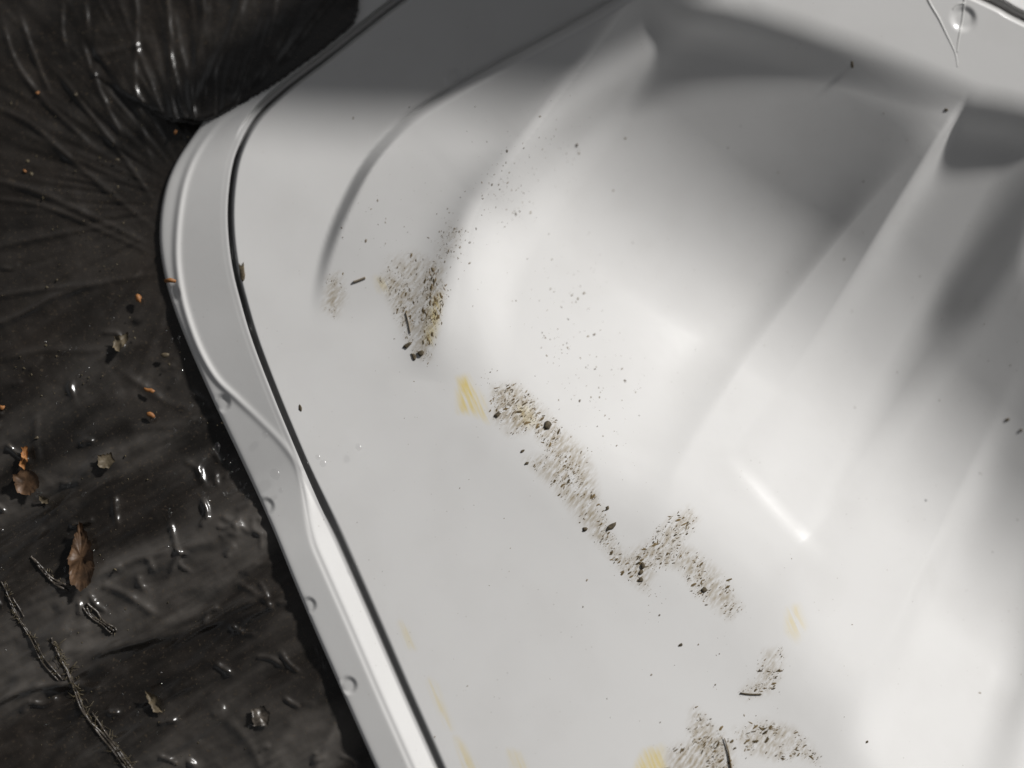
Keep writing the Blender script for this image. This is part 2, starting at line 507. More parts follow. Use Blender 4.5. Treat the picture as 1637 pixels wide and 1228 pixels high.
bh = 3.0 * np.exp(-(bd / 5.5) ** 2) * sst(0, 0.08, bpar) * (0.35 + 0.65 * sst(0.75, 0.55, bpar)) * sst(1.0, 0.93, bpar)
wet = np.zeros_like(U)
Z[:, len(lip):] += bh[:, len(lip):]
P_rim = at(U, V, Z)

# inside: wall of the groove, then rings towards the middle
ins = np.r_[np.arange(0, 40, 1.6)]
ring_t = np.r_[np.linspace(0, 1, 300)[1:]]
NI = len(ins) + len(ring_t)
U2 = np.zeros((len(G), NI)); V2 = np.zeros_like(U2)
for k, d in enumerate(ins):
    p = G - nrm * d
    U2[:, k] = p[:, 0]; V2[:, k] = p[:, 1]
p0 = G - nrm * ins[-1]
for k, t in enumerate(ring_t):
    p = p0 + (cen - p0) * t * 0.9985
    U2[:, len(ins) + k] = p[:, 0]; V2[:, len(ins) + k] = p[:, 1]
Z2 = h_in(U2, V2)
dG = np.full((len(G), NI), 99.0)
dG[:, :len(ins)] = ins[None, :]
Z2 = Z2 - (19 - 10 * mid - 2 * strip + 20 * sst(230, 150, G[:, 1]))[:, None] * (1 - sst(0.5, (11 + 6 * strip)[:, None], dG))
P_in = at(U2, V2, Z2)

def grid_part(name, P, Nrm, fmask, parent, mat, attrs=None):
    ni, nj = P.shape[:2]
    idx = np.arange(ni * nj).reshape(ni, nj)
    a = idx[:, :-1]; b = np.roll(idx, -1, 0)[:, :-1]
    c = np.roll(idx, -1, 0)[:, 1:]; d = idx[:, 1:]
    quads = np.stack([a, b, c, d], -1)[fmask]
    used = np.unique(quads)
    remap = np.full(ni * nj, -1); remap[used] = np.arange(len(used))
    q = remap[quads]
    vts = P.reshape(-1, 3)[used]; nn = Nrm.reshape(-1, 3)[used]
    # wind every quad so that it faces along its stored normal
    fn = np.cross(vts[q[0, 1]] - vts[q[0, 0]], vts[q[0, 3]] - vts[q[0, 0]])
    if fn @ nn[q[0, 0]] < 0:
        q = q[:, ::-1]
    me = bpy.data.meshes.new(name)
    me.vertices.add(len(vts)); me.vertices.foreach_set('co', vts.ravel())
    me.loops.add(q.size); me.loops.foreach_set('vertex_index', q.ravel().astype(np.int32))
    me.polygons.add(len(q)); me.polygons.foreach_set('loop_start', np.arange(0, q.size, 4, dtype=np.int32))
    me.polygons.foreach_set('loop_total', np.full(len(q), 4, dtype=np.int32))
    me.update(calc_edges=True)
    me.polygons.foreach_set('use_smooth', np.ones(len(q), bool))
    me.materials.append(mat)
    if attrs:
        for an, arr in attrs.items():
            at_ = me.attributes.new(an, 'FLOAT', 'POINT')
            at_.data.foreach_set('value', arr.reshape(-1)[used].astype(np.float32))
    me.normals_split_custom_set_from_vertices(nn)
    o = bpy.data.objects.new(name, me)
    COL.objects.link(o)
    if parent is not None:
        o.parent = parent
    return o

tray = bpy.data.objects.new('moulded_tray', None)
COL.objects.link(tray)
tag(tray, 'large glossy white moulded plastic tray with grooved rim and rounded channels, scuffed with mud', 'tray')

# ---- dirt: where the mud and the yellow scuffs lie
PATCH = [
    # polygon, stroke angle (degrees, picture, counter-clockwise), speck count, size, grime strength, label
    ([(625, 415), (660, 405), (700, 420), (706, 470), (694, 520), (682, 572), (660, 560), (642, 510), (608, 455)], 80, 230, 0.9, 0.30,
     'triangular smear of dried brown mud beside the pale ridge'),
    ([(688, 418), (706, 428), (707, 480), (695, 522), (684, 572), (662, 566), (664, 520), (676, 470)], 80, 360, 1.0, 0.62,
     'dense dark brown band along the right side of the triangular smear'),
    ([(606, 448), (640, 440), (668, 470), (672, 520), (655, 545), (630, 490)], 80, 150, 1.05, 0.45,
     'middle streak of mud crossing the triangular smear'),
    ([(790, 622), (825, 616), (862, 650), (897, 690), (932, 720), (946, 755), (955, 805), (978, 862), (958, 866), (928, 830), (898, 790), (860, 752), (843, 735),
      (884, 728), (850, 684), (815, 692), (788, 662)], 42, 820, 1.0, 0.45,
     'curved smear of brown mud along the near end of the first channel'),
    ([(960, 850), (1000, 888), (1040, 868), (1072, 832), (1102, 816), (1112, 830), (1085, 868), (1112, 885), (1152, 920), (1182, 972), (1165, 986), (1118, 952), (1088, 905),
      (1050, 900), (1032, 942), (1012, 928), (985, 898), (948, 852)], 35, 680, 1.0, 0.40,
     'zigzag smear of brown mud at the foot of the second channel'),
    ([(1226, 1044), (1248, 1042), (1246, 1075), (1226, 1104), (1194, 1113), (1188, 1108), (1214, 1090)], 30, 130, 1.0, 0.45,
     'small hooked smear of brown mud near the bottom right'),
    ([(1110, 1136), (1132, 1155), (1166, 1190), (1172, 1240), (1066, 1240), (1070, 1205), (1104, 1190)], 35, 360, 1.05, 0.5,
     'dark mud smear with a stalk at the bottom edge of the picture'),
    ([(1178, 1172), (1220, 1155), (1260, 1163), (1292, 1190), (1306, 1216), (1275, 1206), (1240, 1212), (1196, 1202)], 25, 230, 1.05, 0.4,
     'patch of brown mud dashes at the bottom right of the stalk'),
    ([(526, 448), (540, 440), (550, 478), (536, 502), (520, 492)], 78, 50, 0.9, 0.45,
     'tiny smear of brown mud left of the triangular smear'),
    ([(706, 385), (720, 358), (738, 368), (722, 408), (698, 416)], 70, 70, 0.7, 0.2,
     'faint sprinkle of mud above the triangular smear'),
]
YELLOW = [
    ([(732, 606), (746, 602), (770, 636), (783, 674), (762, 662), (735, 658)], 0.85),
    ([(690, 480), (704, 470), (698, 520), (690, 548), (680, 545)], 0.8),
    ([(825, 650), (842, 650), (856, 676), (846, 682), (832, 672)], 0.55),
    ([(1258, 975), (1276, 968), (1286, 1000), (1272, 1024), (1258, 1010)], 0.45),
    ([(1030, 1200), (1060, 1195), (1066, 1240), (1010, 1240)], 0.9),
    ([(640, 996), (650, 1006), (662, 1036), (654, 1034)], 0.5), ([(686, 1088), (696, 1098), (722, 1165), (712, 1160)], 0.55),
    ([(728, 1180), (738, 1190), (768, 1240), (748, 1240)], 0.65), ([(815, 1200), (830, 1205), (845, 1240), (820, 1240)], 0.55),
    ([(600, 445), (622, 450), (620, 466), (606, 464)], 0.4),
]

def poly_mask(u, v, poly, soft):
    pl = np.array(poly, float)
    x0, y0 = pl.min(0) - 3 * soft; x1, y1 = pl.max(0) + 3 * soft
    out = np.zeros(u.shape)
    m = (u > x0) & (u < x1) & (v > y0) & (v < y1)
    if m.any():
        d, _ = seg_dist(u[m], v[m], np.vstack([pl, pl[:1]]))
        s_ = np.where(in_poly(u[m], v[m], pl), d, -d)
        out[m] = sst(-soft, soft, s_)
    return out

yel = np.zeros(U2.shape); gri = np.zeros(U2.shape)
for poly, k in YELLOW:
    yel = np.maximum(yel, min(1.15 * k, 1) * poly_mask(U2, V2, poly, 10) * (0.55 + 0.6 * fbm(U2 / 14, V2 / 14, 3)))
for poly, ang, cnt, sz, k, lab in PATCH:
    gri = np.maximum(gri, min(1.9 * k, 0.95) * poly_mask(U2, V2, poly, 15))
attrs = {'yellow': yel, 'grime': gri}

N_rim = grid_normals(P_rim, True)
N_in = grid_normals(P_in, True)
# outward-up orientation
if N_rim[0, NQ // 2, 2] < 0: N_rim = -N_rim
if N_in[0, 200, 2] < 0: N_in = -N_in
fm = np.ones((P_rim.shape[0], P_rim.shape[1] - 1), bool)
grid_part('rim', P_rim, N_rim, fm, tray, M_WHITE)
cu = (U2[:, :-1] + U2[:, 1:]) / 2; cv = (V2[:, :-1] + V2[:, 1:]) / 2
ds = np.stack(channel_depths(cu, cv), 0)
who = np.where(ds.max(0) > 1.0, ds[:4].argmax(0), -1)
grid_part('deck', P_in, N_in, who < 0, tray, M_WHITE, attrs)
for k in range(4):
    grid_part('channel', P_in, N_in, who == k, tray, M_WHITE, attrs)

def dome(u, v, r, hgt, z0, squash=(1, 1), ang=0, seg=14, rings=5):
    vs_, fs = [], []
    ca, sa = math.cos(ang), math.sin(ang)
    for i in range(rings):
        a = i / rings * math.pi / 2
        for j in range(seg):
            b = 2 * math.pi * j / seg
            x = r * math.cos(a) * math.cos(b) * squash[0]; y = r * math.cos(a) * math.sin(b) * squash[1]
            p = at(u + x * ca - y * sa, v - x * sa - y * ca, z0 + hgt * math.sin(a))
            vs_.append(p)
    vs_.append(at(u, v, z0 + hgt))
    for i in range(rings - 1):
        for j in range(seg):
            fs.append((i * seg + j, i * seg + (j + 1) % seg, (i + 1) * seg + (j + 1) % seg, (i + 1) * seg + j))
    for j in range(seg):
        fs.append(((rings - 1) * seg + j, (rings - 1) * seg + (j + 1) % seg, len(vs_) - 1))
    g = fs[0]
    if np.cross(vs_[g[1]] - vs_[g[0]], vs_[g[3]] - vs_[g[0]]) @ (vs_[g[0]] - vs_[-1] + np.array([0, 0, 1e-4])) < 0:
        fs = [f[::-1] for f in fs]
    return vs_, fs

# ------------------------------------------------------------------ black plastic sheet
xs = np.r_[np.arange(-2400, -150, 60), np.arange(-150, 720, 3.2), np.arange(720, 3600, 60)]
ys = np.r_[np.arange(-1700, -120, 60), np.arange(-120, 1330, 3.2), np.arange(1330, 3000, 60)]
SU, SV = np.meshgrid(xs, ys, indexing='ij')
WRINK = [  # traced creases: points, height, half width
    ([(212, -60), (218, 60), (214, 120), (226, 200), (246, 280)], 3.5, 6), ([(262, -60), (270, 60), (274, 140), (274, 235)], 4, 8),
    ([(322, -60), (322, 40), (310, 110), (296, 190), (280, 262)], 4, 8), ([(400, -60), (372, 40), (335, 120), (300, 190)], 7, 10),
    ([(450, -60), (432, 40), (412, 120)], 5, 8), ([(560, -60), (480, 60), (420, 120), (350, 180)], 6, 10),
    ([(0, 20), (20, 90), (60, 150), (110, 200), (155, 240)], 5, 5), ([(30, 20), (52, 85), (80, 150)], 5, 5),
    ([(95, 120), (125, 160), (165, 210), (210, 270), (245, 322)], 6, 4.5), ([(128, 60), (145, 110), (170, 170), (200, 230)], 5, 5),
    ([(-20, 165), (50, 200), (120, 262), (190, 320), (250, 370)], 5, 6), ([(-20, 285), (60, 308), (150, 348), (250, 398)], 6, 7),
    ([(-20, 318), (70, 330), (170, 372), (248, 408)], 5, 5), ([(-20, 478), (60, 464), (140, 455), (262, 436)], 6, 6),
    ([(-20, 525), (40, 500), (95, 472), (170, 452)], 9, 7), ([(0, 428), (20, 430), (30, 420)], 6, 4),
    ([(-20, 582), (60, 562), (150, 560), (260, 545)], 5, 8), ([(120, 640), (112, 615), (130, 595), (165, 570), (205, 560)], 9, 7),
    ([(190, 590), (240, 625), (270, 645), (310, 652)], 7, 9), ([(200, 684), (260, 682), (320, 678)], 5, 9),
    ([(150, 760), (220, 715), (300, 690), (335, 672)], 5, 12), ([(330, 780), (318, 750), (330, 725), (350, 712)], 8, 7),
    ([(100, 0), (98, 40), (104, 80)], 4, 4), ([(135, 0), (140, 50)], 4, 4), ([(140, 92), (200, 78), (246, 58)], 4, 8),
    ([(60, 660), (56, 700), (62, 740)], 4, 8), ([(270, 920), (282, 890), (278, 860), (270, 830)], 8, 6), ([(160, 935), (200, 950), (252, 985)], 7, 9),
    ([(20, 1030), (80, 1015), (150, 1000)], 5, 12), ([(40, 965), (90, 945), (120, 930)], 6, 9), ([(40, 1180), (90, 1140), (200, 1080), (330, 1000), (400, 965)], 5, 14),
    ([(200, 1160), (280, 1110), (350, 1080), (440, 1040)], 6, 12), ([(230, 1228), (300, 1180), (360, 1120)], 5, 14), ([(420, 1240), (470, 1150), (520, 1090)], 6, 12),
    ([(500, 1240), (530, 1170), (545, 1130)], 6, 9), ([(360, 1150), (400, 1190), (420, 1240)], 4, 10), ([(392, 920), (410, 905), (440, 900)], 5, 6),
]

_r = np.random.default_rng(31)
for _k in range(95):                                # small random crinkles low on the sheet, most of them near the rim
    if _k < 55:
        _p = O_d[_r.integers(0, len(O_d))] - np.array([_r.uniform(8, 90), _r.normal(0, 8)])
        if _p[1] < 560 or _p[1] > 1235: continue
    else:
        _p = np.array([_r.uniform(-10, 460), _r.uniform(500, 1230)])
    _a = R(_r.normal(52, 28) if _r.random() < 0.6 else _r.uniform(-60, 20)); _l = _r.uniform(7, 24)
    _d = np.array([math.cos(_a), math.sin(_a)]) * _l; _n = np.array([-_d[1], _d[0]]) * _r.normal(0, 0.25)
    WRINK.append(([tuple(_p - _d), tuple(_p + _n), tuple(_p + _d)], _r.uniform(5, 10), _r.uniform(4, 7)))
for _k in range(22):                                # long slack folds running up towards the rim
    _p = np.array([_r.uniform(-40, 480), _r.uniform(640, 1260)]); _a = R(_r.normal(-33, 13)); _l = _r.uniform(60, 190)
    _d = np.array([math.cos(_a), math.sin(_a)]) * _l; _n = np.array([-_d[1], _d[0]]) * _r.normal(0, 0.08)
    WRINK.append(([tuple(_p - _d), tuple(_p + _n), tuple(_p + _d)], _r.uniform(6, 12), _r.uniform(8, 18)))

def h_sheet(u, v):
    u = np.asarray(u, float); v = np.asarray(v, float)
    z = -36 + 10 * (fbm(u / 260, v / 260, 3) - 0.45)
    # fan of fine creases about the corner, and slanting creases lower down
    ang = np.arctan2(v - 330, u - 330); rad = np.hypot(u - 330, v - 330)
    near = np.exp(-rad / 420)
    zz = (np.abs(fbm(ang * 9 + 20, rad / 300, 3) - 0.46)) * -40 * near * sst(40, 160, rad) * sst(720, 420, v)
    d1 = 0.86 * u - 0.51 * v; d2 = 0.51 * u + 0.86 * v
    zz = zz + (fbm(d1 / 210 + 40, d2 / 26, 4) - 0.45) * 26 * sst(520, 800, v) + (fbm(d1 / 120 + 9, d2 / 60, 3) - 0.45) * 20 * sst(400, 650, v)
    zz = zz + (fbm(u / 30 + 5, v / 30, 3) - 0.45) * 5
    z = z + zz
    for pts, a, wd in WRINK:
        c = np.array(pts, float)
        x0, y0 = c.min(0) - 4 * wd; x1, y1 = c.max(0) + 4 * wd
        m = (u > x0) & (u < x1) & (v > y0) & (v < y1)
        if m.any():
            cc = catmull(pts, 5)
            d, p = seg_dist(u[m], v[m], cc)
            z[m] = z[m] + 0.65 * a * np.exp(-(d / (0.75 * wd)) ** 2) * np.clip(np.minimum(p, 1 - p) * 7, 0.25, 1)
    return z

SZ = h_sheet(SU, SV)
oin = (G + nrm * (wid - 0.5)[:, None])[::4]             # the outline of the whole tray
dd, _ = seg_dist(SU, SV, np.vstack([oin, oin[:1]]))
ins_m = in_poly(SU, SV, oin)
hug = np.exp(-(dd / 120) ** 2)
lo = 27 * sst(725, 870, SV)
SZ = np.minimum(SZ * (1 - hug) + (-50 + 0.5 * (SZ + 36) + lo) * hug, -45 + lo + dd * 0.15)
SZ = np.where(ins_m, np.minimum(SZ, -45 + lo) - np.minimum(np.maximum(dd - 16, 0) * 1.3, 320), SZ)      # under the tray it sinks out of the way
# at the upper corner a fold of the sheet laps over the flange
LAP = [(326, 196), (350, 188), (395, 163), (440, 136), (480, 108), (512, 84), (545, 58), (566, 40), (575, 14), (582, -130), (150, -130), (150, 120), (270, 190)]
lp = np.array(LAP, float)
ld, _ = seg_dist(SU, SV, np.vstack([lp, lp[:1]]))
lin = in_poly(SU, SV, LAP)
sdo = np.where(ins_m, dd, -dd)
lapz = -46 + 16 * sst(-75, 6, sdo) + (h_sheet(SU, SV) + 46) * 1.2
roll = 2 * np.exp(-((ld - 7) / 5) ** 2) - 9 * np.exp(-(ld / 3) ** 2)
SZ = np.where(lin, np.maximum(lapz + np.where(sdo > -30, roll, 0), np.where(sdo > -5, -29.0 + 0.30 * np.clip(sdo, 0, 90), -200)), SZ)
SZ = SZ + np.clip(base_h(SU, SV), -160, 90)
P_s = at(SU, SV, SZ)
N_s = grid_normals(P_s, False)
if N_s[5, 5, 2] < 0: N_s = -N_s

def open_grid(name, P, Nrm, mat):
    ni, nj = P.shape[:2]
    idx = np.arange(ni * nj).reshape(ni, nj)
    q = np.stack([idx[:-1, :-1], idx[:-1, 1:], idx[1:, 1:], idx[1:, :-1]], -1).reshape(-1, 4)
    vts = P.reshape(-1, 3)
    fn = np.cross(vts[q[0, 1]] - vts[q[0, 0]], vts[q[0, 3]] - vts[q[0, 0]])
    if fn[2] < 0: q = q[:, ::-1]
    me = bpy.data.meshes.new(name)
    me.vertices.add(len(vts)); me.vertices.foreach_set('co', vts.ravel())
    me.loops.add(q.size); me.loops.foreach_set('vertex_index', q.ravel().astype(np.int32))
    me.polygons.add(len(q)); me.polygons.foreach_set('loop_start', np.arange(0, q.size, 4, dtype=np.int32))
    me.polygons.foreach_set('loop_total', np.full(len(q), 4, dtype=np.int32))
    me.update(calc_edges=True)
    me.polygons.foreach_set('use_smooth', np.ones(len(q), bool))
    me.materials.append(mat)
    o = bpy.data.objects.new(name, me)
    COL.objects.link(o)
    return o
sheet = open_grid('plastic_sheet', P_s, N_s, M_SHEET)
tag(sheet, 'crumpled black plastic sheet spread under the white tray', 'plastic sheet')

# ------------------------------------------------------------------ mud specks and crumbs on the tray
def frame_at(u, v, ang, hf=h_in):
    """surface point, stroke direction, cross direction, normal"""
    e = 2.0
    c, s_ = math.cos(ang), -math.sin(ang)
    p = at(u, v, hf(u, v))
    px = at(u + e, v, hf(u + e, v)); py = at(u, v - e, hf(u, v - e))
    ax = px - p; ay = py - p
    n = np.cross(ax, ay); n /= np.linalg.norm(n, axis=-1, keepdims=True)
    return p, ax / np.linalg.norm(ax, axis=-1, keepdims=True), ay / np.linalg.norm(ay, axis=-1, keepdims=True), n

def specks(name, us, vs_, angs, la, lb, hh, mat):
    """small uneven lumps lying on the tray, joined in one mesh: five-sided caps"""
    p, ax, ay, n = frame_at(us, vs_, 0.0)
    V_, F_ = [], []
    for i in range(len(us)):
        c, s_ = math.cos(angs[i]), math.sin(angs[i])
        d = ax[i] * c + ay[i] * s_; e = -ax[i] * s_ + ay[i] * c
        b0 = len(V_)
        k = 6
        for j in range(k):
            a = 2 * math.pi * j / k + random.random() * 0.5
            rr = 0.7 + random.random() * 0.5
            V_.append(p[i] + S * (d * la[i] * math.cos(a) * rr + e * lb[i] * math.sin(a) * rr) - n[i] * S * 0.15)
        V_.append(p[i] + S * (n[i] * hh[i] + d * la[i] * 0.2))
        for j in range(k):
            F_.append((b0 + j, b0 + (j + 1) % k, b0 + k))
    return mesh_obj(name, V_, F_, mat, None, smooth=False)

def sample_poly(poly, n, clump=40.0, seed=0):
    pl = np.array(poly, float)
    r = np.random.default_rng(100 + seed)
    out = []
    while len(out) < n:
        q = pl.min(0) - 14 + r.random((n * 3, 2)) * (pl.max(0) - pl.min(0) + 28)
        d, _ = seg_dist(q[:, 0], q[:, 1], np.vstack([pl, pl[:1]]))
        sd = np.where(in_poly(q[:, 0], q[:, 1], pl), d, -d)
        w = sst(-13, 9, sd) * sst(0.30, 0.62, fbm(q[:, 0] / 22 + seed * 7, q[:, 1] / 22, 3) + 0.05)
        out += list(q[r.random(len(q)) < w])
    return np.array(out[:n])

for k, (poly, ang, cnt, sz, gk, lab) in enumerate(PATCH):
    cnt = int(cnt * 1.5)
    q = sample_poly(poly, cnt, seed=k)
    r = np.random.default_rng(300 + k)
    ln = np.clip(r.lognormal(0.15, 0.60, cnt), 0.5, 5.0) * sz
    o = specks('mud_smear', q[:, 0], q[:, 1], R(ang) + r.normal(0, 0.35, cnt), ln * 1.35, ln * r.uniform(0.28, 0.6, cnt), np.clip(ln * 0.16, 0.2, 0.8), M_SPECK)
    tag(o, lab, 'mud smear', 'mud smears on the tray', 'stuff')

# loose grit: scattered grey specks
r = np.random.default_rng(77)
ps = []
for (u0, v0, su, sv, n) in [(812, 306, 26, 34, 150), (720, 385, 14, 26, 60), (870, 250, 26, 30, 40), (905, 460, 45, 40, 80), (950, 610, 40, 60, 110), (890, 555, 14, 18, 25), (985, 690, 25, 30, 20), (915, 215, 12, 22, 22),
                            (600, 360, 30, 30, 30), (778, 604, 10, 8, 16), (720, 400, 40, 50, 40), (1040, 960, 12, 20, 16), (1180, 1090, 60, 40, 18)]:
    ps.append(np.stack([r.normal(u0, su, n), r.normal(v0, sv, n)], -1))
ps.append(np.stack([r.uniform(560, 1640, 170), r.uniform(160, 1180, 170)], -1))
q = np.vstack(ps)
ln = np.clip(r.lognormal(0.0, 0.5, len(q)), 0.6, 3.2)
o = specks('loose_grit', q[:, 0], q[:, 1], R(55) + r.normal(0, 0.7, len(q)), ln * 1.3, ln * 0.7, ln * 0.25, M_GRIT)
tag(o, 'fine grey grit scattered over the white tray', 'grit', None, 'stuff')

def crumb(name, u, v, la, lb, ang, hgt, mat, label, cat, group, hf=h_in, seed=0):
    """an uneven closed lump lying on a surface"""
    p, ax, ay, n = frame_at(np.array([float(u)]), np.array([float(v)]), 0.0, hf)
    p, ax, ay, n = p[0], ax[0], ay[0], n[0]
    c, s_ = math.cos(R(ang)), math.sin(R(ang))
    d = ax * c + ay * s_; e = -ax * s_ + ay * c
    rr = random.Random(seed + int(u * 7 + v))
    vs_, fs = [], []
    seg, rings = 9, 5
    prof = [0.55 + 0.6 * rr.random() for _ in range(seg)]
    for i in range(rings):
        ph = -math.pi / 2 + math.pi * (i + 0.5) / rings
        for j in range(seg):
            a = 2 * math.pi * j / seg
            k = (0.8 + 0.25 * rr.random()) * prof[j]
            vs_.append(p + S * (d * la * math.cos(a) * math.cos(ph) * k + e * lb * math.sin(a) * math.cos(ph) * k + n * (hgt * 0.42 + hgt * 0.5 * math.sin(ph))))
    for i in range(rings - 1):
        for j in range(seg):
            fs.append((i * seg + j, i * seg + (j + 1) % seg, (i + 1) * seg + (j + 1) % seg, (i + 1) * seg + j))
    fs.append(tuple(range(seg))[::-1]); fs.append(tuple((rings - 1) * seg + j for j in range(seg)))
    o = mesh_obj(name, vs_, fs, mat)
    tag(o, label, cat, group)
    return o

GC = 'loose crumbs on the tray'
for (u, v, la, lb, ang, lab) in [
    (652, 552, 10, 5, 35, 'long dark crumb left of the triangular smear tip'),
    (672, 565, 8, 7, 20, 'chunky dark crumb at the tip of the triangular smear'),
    (661, 570, 4, 7, 20, 'grey crumb between the two dark crumbs at the triangular smear tip'),
    (795, 663, 9, 5, 42, 'dark crumb at the left end of the curved smear'),
    (876, 680, 7, 8, 50, 'dark pointed crumb on the upper edge of the curved smear'),
    (835, 721, 5, 3, 35, 'tiny dark crumb left of the curved smear'),
    (842, 741, 5, 3, 35, 'second tiny dark crumb, just below the one left of the curved smear'),
    (975, 843, 11, 5, 40, 'dark rod-like crumb between the curved smear and the zigzag smear'),
    (971, 813, 6, 3, 50, 'small dark crumb above the rod-like crumb'),
    (936, 846, 6, 4, 20, 'small dark crumb at the lower end of the curved smear'),
    (1027, 904, 6, 6, 60, 'round dark crumb on the zigzag smear, upper of three'),
    (1024, 915, 5, 4, 20, 'middle one of three dark crumbs on the zigzag smear'),
    (1024, 927, 6, 4, 30, 'lowest of three dark crumbs on the zigzag smear'),
    (1126, 943, 6, 5, 30, 'dark crumb in the right arm of the zigzag smear'),
    (1088, 1031, 5, 3, 30, 'lone small crumb on bare white plastic below the zigzag smear'),
    (1362, 103, 3, 7, 10, 'brown crumb on the shaded far wall of the first channel'),
    (1513, 176, 4, 3, 0, 'dark crumb on the far wall where two channels meet'),
    (1610, 671, 6, 3, 40, 'grey crumb at the right edge of the picture'),
    (1632, 688, 3, 4, 40, 'dark crumb nearest the right edge of the picture'),
    (480, 652, 3, 6, 15, 'tiny dark crumb on the deck right of the groove'),
    (922, 232, 4, 3, 50, 'small dark crumb high on the pale ridge'),
    (1386, 1186, 4, 2, 20, 'faint crumb right of the bottom mud patch')]:
    crumb('crumb', u, v, la, lb, ang, min(la, lb) * 0.5, M_CRUMB, lab, 'crumb', GC)
crumb('seed_husk', 388, 435, 19, 6, 98, 4, M_CRUMB, 'long dark seed husk lying on the deck beside the groove', 'seed husk', None)

def tube(name, pts, rad, mat, label=None, cat=None, group=None, parent=None, seg=6):
    P = np.array(pts, float); n = len(P)
    V_, F_ = [], []
    T = np.gradient(P, axis=0)
    for i in range(n):
        t = T[i] / (np.linalg.norm(T[i]) + 1e-12)
        up = np.array([0, 0, 1.0]) if abs(t[2]) < 0.9 else np.array([1.0, 0, 0])
        a = np.cross(t, up); a /= np.linalg.norm(a); b = np.cross(a, t)
        for j in range(seg):
            w = 2 * math.pi * j / seg
            V_.append(P[i] + (a * math.cos(w) + b * math.sin(w)) * rad[i])
    for i in range(n - 1):
        for j in range(seg):
            F_.append((i * seg + j, i * seg + (j + 1) % seg, (i + 1) * seg + (j + 1) % seg, (i + 1) * seg + j))
    F_.append(tuple(range(seg))[::-1]); F_.append(tuple((n - 1) * seg + j for j in range(seg)))
    g = F_[0]
    if np.cross(V_[g[1]] - V_[g[0]], V_[g[3]] - V_[g[0]]) @ (V_[g[0]] - P[0]) < 0:
        F_ = [f[::-1] for f in F_]
    if name is None: return V_, F_
    o = mesh_obj(name, V_, F_, mat, parent)
    tag(o, label, cat, group)
    return o

def line_on(pts, hf, lift=1.0, n=5):
    c = catmull(pts, n)
    return at(c[:, 0], c[:, 1], hf(c[:, 0], c[:, 1]) + lift)

pp = line_on([(565, 451), (574, 448), (584, 444)], h_in, 1.2)
tube('splinter', pp, np.full(len(pp), 2.0 * S), M_GRIT, 'short grey splinter left of the triangular mud smear', 'splinter')
pp = line_on([(649, 500), (653, 516), (656, 532)], h_in, 1.0)
tube('hair', pp, np.full(len(pp), 0.8 * S), M_GRIT, 'thin grey hair lying on the triangular mud smear', 'hair')
pp = line_on([(1158, 1180), (1164, 1200), (1168, 1222), (1170, 1240)], h_in, 2)
tube('stalk', pp, np.linspace(0.7, 1.7, len(pp)) * S, M_SPECK, 'dark curved stalk in the mud at the bottom edge', 'stalk')
pp = line_on([(1184, 1108), (1200, 1110), (1217, 1110)], h_in, 1)
tube('stalk', pp, np.full(len(pp), 1.2 * S), M_CRUMB, 'thin flat stalk at the foot of the small hooked smear', 'stalk')

# ------------------------------------------------------------------ water
def flange_h(u, v):
    return np.full(np.shape(u), -6.0)
DT = [(423, 695, 5), (440, 758, 8), (449, 784, 4), (478, 851, 4), (499, 944, 7), (517, 940, 4), (533, 972, 4), (489, 742, 4), (508, 731, 4), (516, 741, 5), (573, 715, 5), (568, 905, 5), (578, 1086, 4), (555, 1011, 6)]
def nth(k):
    return ['topmost', 'second', 'third', 'fourth', 'fifth', 'sixth', 'seventh', 'eighth', 'ninth', 'tenth', 'eleventh', 'twelfth', 'thirteenth', 'fourteenth', 'fifteenth',
            'sixteenth', 'seventeenth', 'eighteenth', 'nineteenth', 'twentieth', 'twenty-first', 'twenty-second', 'twenty-third', 'twenty-fourth', 'twenty-fifth'][k]
def order_of(i, ids, L_):
    k = sorted(ids, key=lambda a: (L_[a][1], L_[a][0])).index(i)
    return nth(k) + (' from the top' if k else '')
DF = {0, 1, 2, 3, 4, 5, 6, 12, 13}
for i, (u, v, rd) in enumerate(DT):
    z0 = -6.5 if i in DF else -0.3
    a, f = dome(u, v, rd, rd * 0.32, z0, (1, 1.25), R(20))
    o = mesh_obj('water_drop', a, f, M_WATER)
    same = [k for k in range(len(DT)) if (k in DF) == (i in DF)]
    tag(o, 'clear water drop on the white %s, %s' % ('rim' if i in DF else 'deck beside the groove', order_of(i, same, DT)), 'water drop',
        'water drops on the tray rim' if i in DF else 'water drops on the tray deck')
r = np.random.default_rng(5)
SD = [(347, 716, 9), (340, 720, 5), (110, 775, 5), (134, 790, 5), (62, 790, 6), (140, 590, 5), (305, 651, 6), (374, 785, 7), (388, 782, 5), (362, 790, 5), (270, 815, 5), (274, 848, 5),
      (432, 880, 7), (435, 905, 4), (452, 915, 6), (463, 935, 8), (455, 946, 6), (478, 962, 5), (474, 985, 4), (493, 993, 6), (422, 978, 7), (505, 1045, 7), (268, 875, 5),
      (400, 1160, 5), (430, 1160, 5), (470, 1088, 4), (148, 882, 5), (104, 910, 5), (286, 540, 4), (268, 712, 5), (272, 822, 6), (338, 856, 5), (395, 795, 6), (180, 510, 4), (245, 670, 5), (325, 790, 4), (418, 745, 4)]
